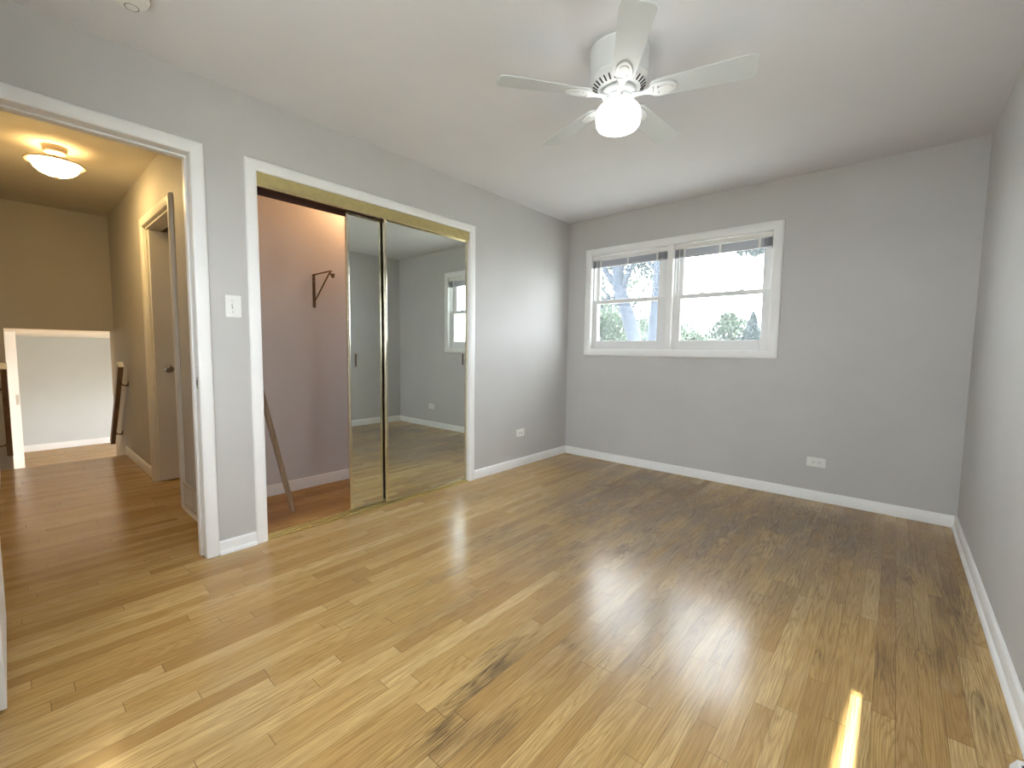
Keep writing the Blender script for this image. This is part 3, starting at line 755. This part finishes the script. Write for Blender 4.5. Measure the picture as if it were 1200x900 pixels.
rg = thing('baseboard_register', (W-.012, -2.55, 0), 'low white heat register cover at the foot of the right wall', 'register')
MB().prism([(0, .001), (-.048, .001), (-.048, .014), (-.036, .036), (-.004, .042), (0, .042)], -.33, .305, 'xz').build('cover', mTrim, rg, bevel=.003)
m = MB()
for k in range(16):
    yy = -.29+k*.0375
    m.box(-.011, .011, -.010, .010, -.0006, .0006, Matrix.Translation((-.020, yy, .0392)) @ Matrix.Rotation(R(-10.6), 4, 'Y'))
m.build('slots', mDark, rg)

def handrail(yr, ywall, label):
    t = thing('stair_handrail', (-2.85, yr, .93), label, 'handrail', 'stair handrails')
    s_ = 1 if ywall > yr else -1
    a, bq = Vector((-2.80, yr, .93)), Vector((-3.56, yr, .085))
    d = (bq-a); L_ = d.length; ang = math.atan2(-d.z, -d.x)
    Mx = Matrix.Translation(a - Vector(t.location)) @ Matrix.Rotation(math.pi, 4, 'Z') @ Matrix.Rotation(math.atan2(.845, .76), 4, 'Y')
    MB().box(0.004, L_, -.019, .019, -.033, .033, Mx).build('rail', mRail, t, bevel=.006)
    MB().box(-.010, .003, -.021, .021, -.035, .035, Mx).build('rail_end', mTrim, t, bevel=.004)
    for q in (.16, .80):
        c = a+d*q - Vector(t.location)
        wy = ywall - yr
        br = MB().tube([c+Vector((0, 0, -.03)), c+Vector((0, wy*.35, -.065)), c+Vector((0, wy*.8, -.07)), c+Vector((0, wy-.004*s_, -.055))], .007, 10).build('rail_bracket', mIron, t, smooth=True)
        MB().tube([c+Vector((0, wy-.006*s_, -.055)), c+Vector((0, wy-.0005*s_, -.055))], .024, 16).build('rosette', mIron, br, smooth=40)
    return t
handrail(-3.265, HY, 'dark wooden stair handrail on the right-hand wall beyond the hall door')
handrail(-3.985, HL, 'dark wooden stair handrail at the frame edge, left of the white post')

# ------------------------------------------------------------------ outdoors
struct(MB().box(-3.0, 45, -40, YF-.4, -1.4, -1.2).box(-45, 45, .2, 70, -1.4, -1.2).box(W+.2, 45, YF-.4, .2, -1.4, -1.2).box(-45, -3.0, -.59, .2, -1.4, -1.2).build('lawn', mLawnBounce))
def leaves(m, c, rad, n, size, rnd, squash=(1, 1, 1)):
    for _ in range(n):
        while True:
            p_ = Vector((rnd.uniform(-1, 1), rnd.uniform(-1, 1), rnd.uniform(-1, 1)))
            if p_.length < 1: break
        p_ = Vector((p_.x*squash[0], p_.y*squash[1], p_.z*squash[2]))*rad + Vector(c)
        q = Matrix.Rotation(rnd.uniform(0, 6.28), 3, 'Z') @ Matrix.Rotation(rnd.uniform(-1.2, 1.2), 3, 'X')
        s_ = size*rnd.uniform(.6, 1.3)
        pts = [(0, -s_, 0), (s_*.45, -s_*.2, s_*.08), (s_*.3, s_*.5, 0), (0, s_, -s_*.1), (-s_*.3, s_*.5, 0), (-s_*.45, -s_*.2, s_*.08)]
        m.bm.faces.new([m.bm.verts.new(p_ + q @ Vector(v)) for v in pts])
def tree(base, trunk, limbs, blobs, label, leafmat, seed, size=.09, name='leafy_tree', trad=(.2, .1), dens=1.6):
    rnd = random.Random(seed)
    t = thing(name, base, label, 'tree', 'trees outside the window')
    o = Vector(base)
    if trunk:
        n = len(trunk)
        MB().tube([Vector(p_)-o for p_ in trunk], [trad[0]+(trad[1]-trad[0])*i/(n-1) for i in range(n)], 14).build('trunk', mBark, t, smooth=True)
    for pts, ra, rb in limbs:
        n = len(pts)
        MB().tube([Vector(p_)-o for p_ in pts], [ra+(rb-ra)*i/(n-1) for i in range(n)], 8).build('branch', mBark, t, smooth=True)
    m = MB()
    for c, rad, n, sq in blobs: leaves(m, Vector(c)-o, rad, int(n*dens), size, rnd, sq)
    m.build('foliage', leafmat, t)
    return t
# big forked tree seen through the left half
tree((-2.75, 8, -1.2), [(-2.75, 8, -1.25), (-2.95, 8, .6), (-3.10, 8, 1.6), (-3.40, 8, 2.4), (-3.62, 8, 3.0), (-3.70, 8, 4.2), (-3.6, 8, 6.0)],
     [([(-3.48, 8, 2.6), (-3.72, 8, 3.05), (-4.1, 8, 3.55), (-4.5, 8.1, 4.4)], .13, .05), ([(-3.55, 8, 2.85), (-3.25, 7.9, 3.35), (-2.9, 7.8, 3.95), (-2.6, 7.8, 4.8)], .09, .03),
      ([(-3.55, 8, 2.7), (-3.78, 8, 2.72), (-4.2, 7.8, 2.6)], .05, .02), ([(-3.67, 8, 3.4), (-3.5, 8, 3.9), (-3.1, 7.9, 4.6)], .06, .02)],
     [((-4.6, 8.4, 3.3), .75, 210, (1.1, 1, .9)), ((-2.75, 8.3, 3.45), .42, 130, (1.2, 1, .7)), ((-3.1, 8.3, 3.75), .4, 110, (1.2, 1, .6)), ((-3.9, 8.3, 3.75), .4, 90, (1.2, 1, .6)), ((-4.3, 8.3, 2.6), .45, 90, (1.1, 1, .7)), ((-4.5, 8.4, 4.2), .9, 420, (1.2, 1, .7)), ((-3.6, 8.2, 4.9), 1.2, 520, (1.3, 1, .6)), ((-2.7, 8.0, 4.3), .6, 130, (1.2, 1, .5)), ((-4.4, 8, 2.8), .55, 130, (1, 1, .6)), ((-2.6, 7.9, 5.2), .9, 260, (1.3, 1, .6)), ((-3.0, 7.9, 3.6), .35, 40, (1.5, 1, .5))],
     'forked tree with thick leaning trunk, seen through the left half of the window', mLeafB, 3, .075, trad=(.23, .16))
# second trunk at the right edge of the left half
tree((-1.72, 6, -1.2), [(-1.75, 6, -1.25), (-1.68, 6, 1.2), (-1.60, 6, 2.2), (-1.57, 6, 3.1), (-1.50, 6, 5.0)], [([(-1.58, 6, 2.9), (-1.9, 6, 3.3), (-2.3, 6, 3.9)], .05, .02), ([(-1.55, 6, 3.6), (-.6, 6, 4.3), (.2, 6, 4.0), (.45, 6, 3.35)], .05, .012)],
     [((-1.2, 6.0, 4.4), 1.0, 420, (1.4, 1, .5)), ((-2.0, 6, 3.9), .5, 120, (1.2, 1, .5)), ((.42, 6.0, 3.22), .30, 330, (1.3, 1, .55)), ((.75, 6.1, 3.7), .4, 200, (1.2, 1, .6))],
     'slim upright tree trunk beside the middle mullion of the window', mLeafB, 5, .07, trad=(.15, .10))
def bush(base, blobs, label, mat, seed, size=.1):
    return tree(base, [(base[0], base[1], -1.25), (base[0]+.05, base[1], .3), (base[0], base[1], 1.3)], [], blobs, label, mat, seed, size*1.25, 'leafy_shrub', (.12, .05), 3.0)
bush((-7.2, 14.5, -1.2), [((-7.4, 14.5, 2.0), 1.3, 900, (1.0, .7, .9)), ((-6.4, 14.2, 1.3), 1.2, 700, (1, .7, .8)), ((-8.6, 14.6, 2.6), 1.3, 600, (1, .7, 1.0)), ((-6.0, 14.2, 1.1), .9, 500, (1.1, .6, .8))],
     'pale green bushy tree filling the lower left corner of the window', mLeafC, 11, .10)
bush((-5.6, 17.5, -1.2), [((-6.6, 17.5, 1.9), 1.3, 800, (1.1, .7, .8)), ((-5.4, 17.3, 1.7), 1.2, 620, (1, .7, .75))],
     'green shrub showing behind the forked trunk in the left half of the window', mLeafC, 12, .10)
bush((-3.7, 14.2, -1.2), [((-3.9, 14.2, 1.4), .8, 420, (1.2, .6, .8)), ((-3.1, 14.2, 1.2), .7, 380, (1.1, .6, .7))],
     'low green shrub at the lower left of the right half of the window', mLeafC, 13, .09)
bush((-2.9, 17.4, -1.2), [((-3.0, 17.4, 1.75), 1.0, 800, (1.15, .7, .95)), ((-3.05, 17.4, 2.5), .5, 240, (1, .7, .9))],
     'rounded green treetop rising in the middle of the right half of the window', mLeafC, 14, .09)
cz = []
for k in range(16):
    z = 2.56-.10*k; cz.append(((-1.35, 14, z), .07+.032*k, 40+22*k, (1, 1, .45)))
tree((-1.35, 14, -1.2), [(-1.35, 14, -1.25), (-1.35, 14, 1.5), (-1.35, 14, 2.75)], [], cz, 'small dark conifer in the lower right corner of the window', mLeafB, 21, .06, 'conifer_tree', (.09, .015))
tree((-10.2, 20.5, -1.2), [(-10.2, 20.5, -1.25), (-10.0, 20.5, 1.5), (-9.8, 20.5, 4.0), (-9.6, 20.5, 6.5)], [([(-9.9, 20.5, 2.8), (-8.9, 20.5, 4.2), (-8.2, 20.5, 5.4)], .08, .03), ([(-9.85, 20.5, 3.2), (-11.0, 20.5, 4.6), (-11.8, 20.5, 5.6)], .08, .03)],
     [((-10.6, 20.5, 4.6), 1.5, 420, (1, .7, .9)), ((-8.9, 20.5, 5.4), 1.3, 330, (1.2, .7, .7)), ((-9.0, 20.5, 3.4), 1.3, 380, (1.2, .7, .8)), ((-11.6, 20.5, 5.9), 1.2, 260, (1, .7, .7)), ((-7.6, 20.5, 2.8), 1.0, 320, (1.2, .7, .7))],
     'airy pale tree farther back behind the forked trunk in the left half of the window', mLeafC, 31, .13, 'leafy_tree', (.16, .07), 1.5)
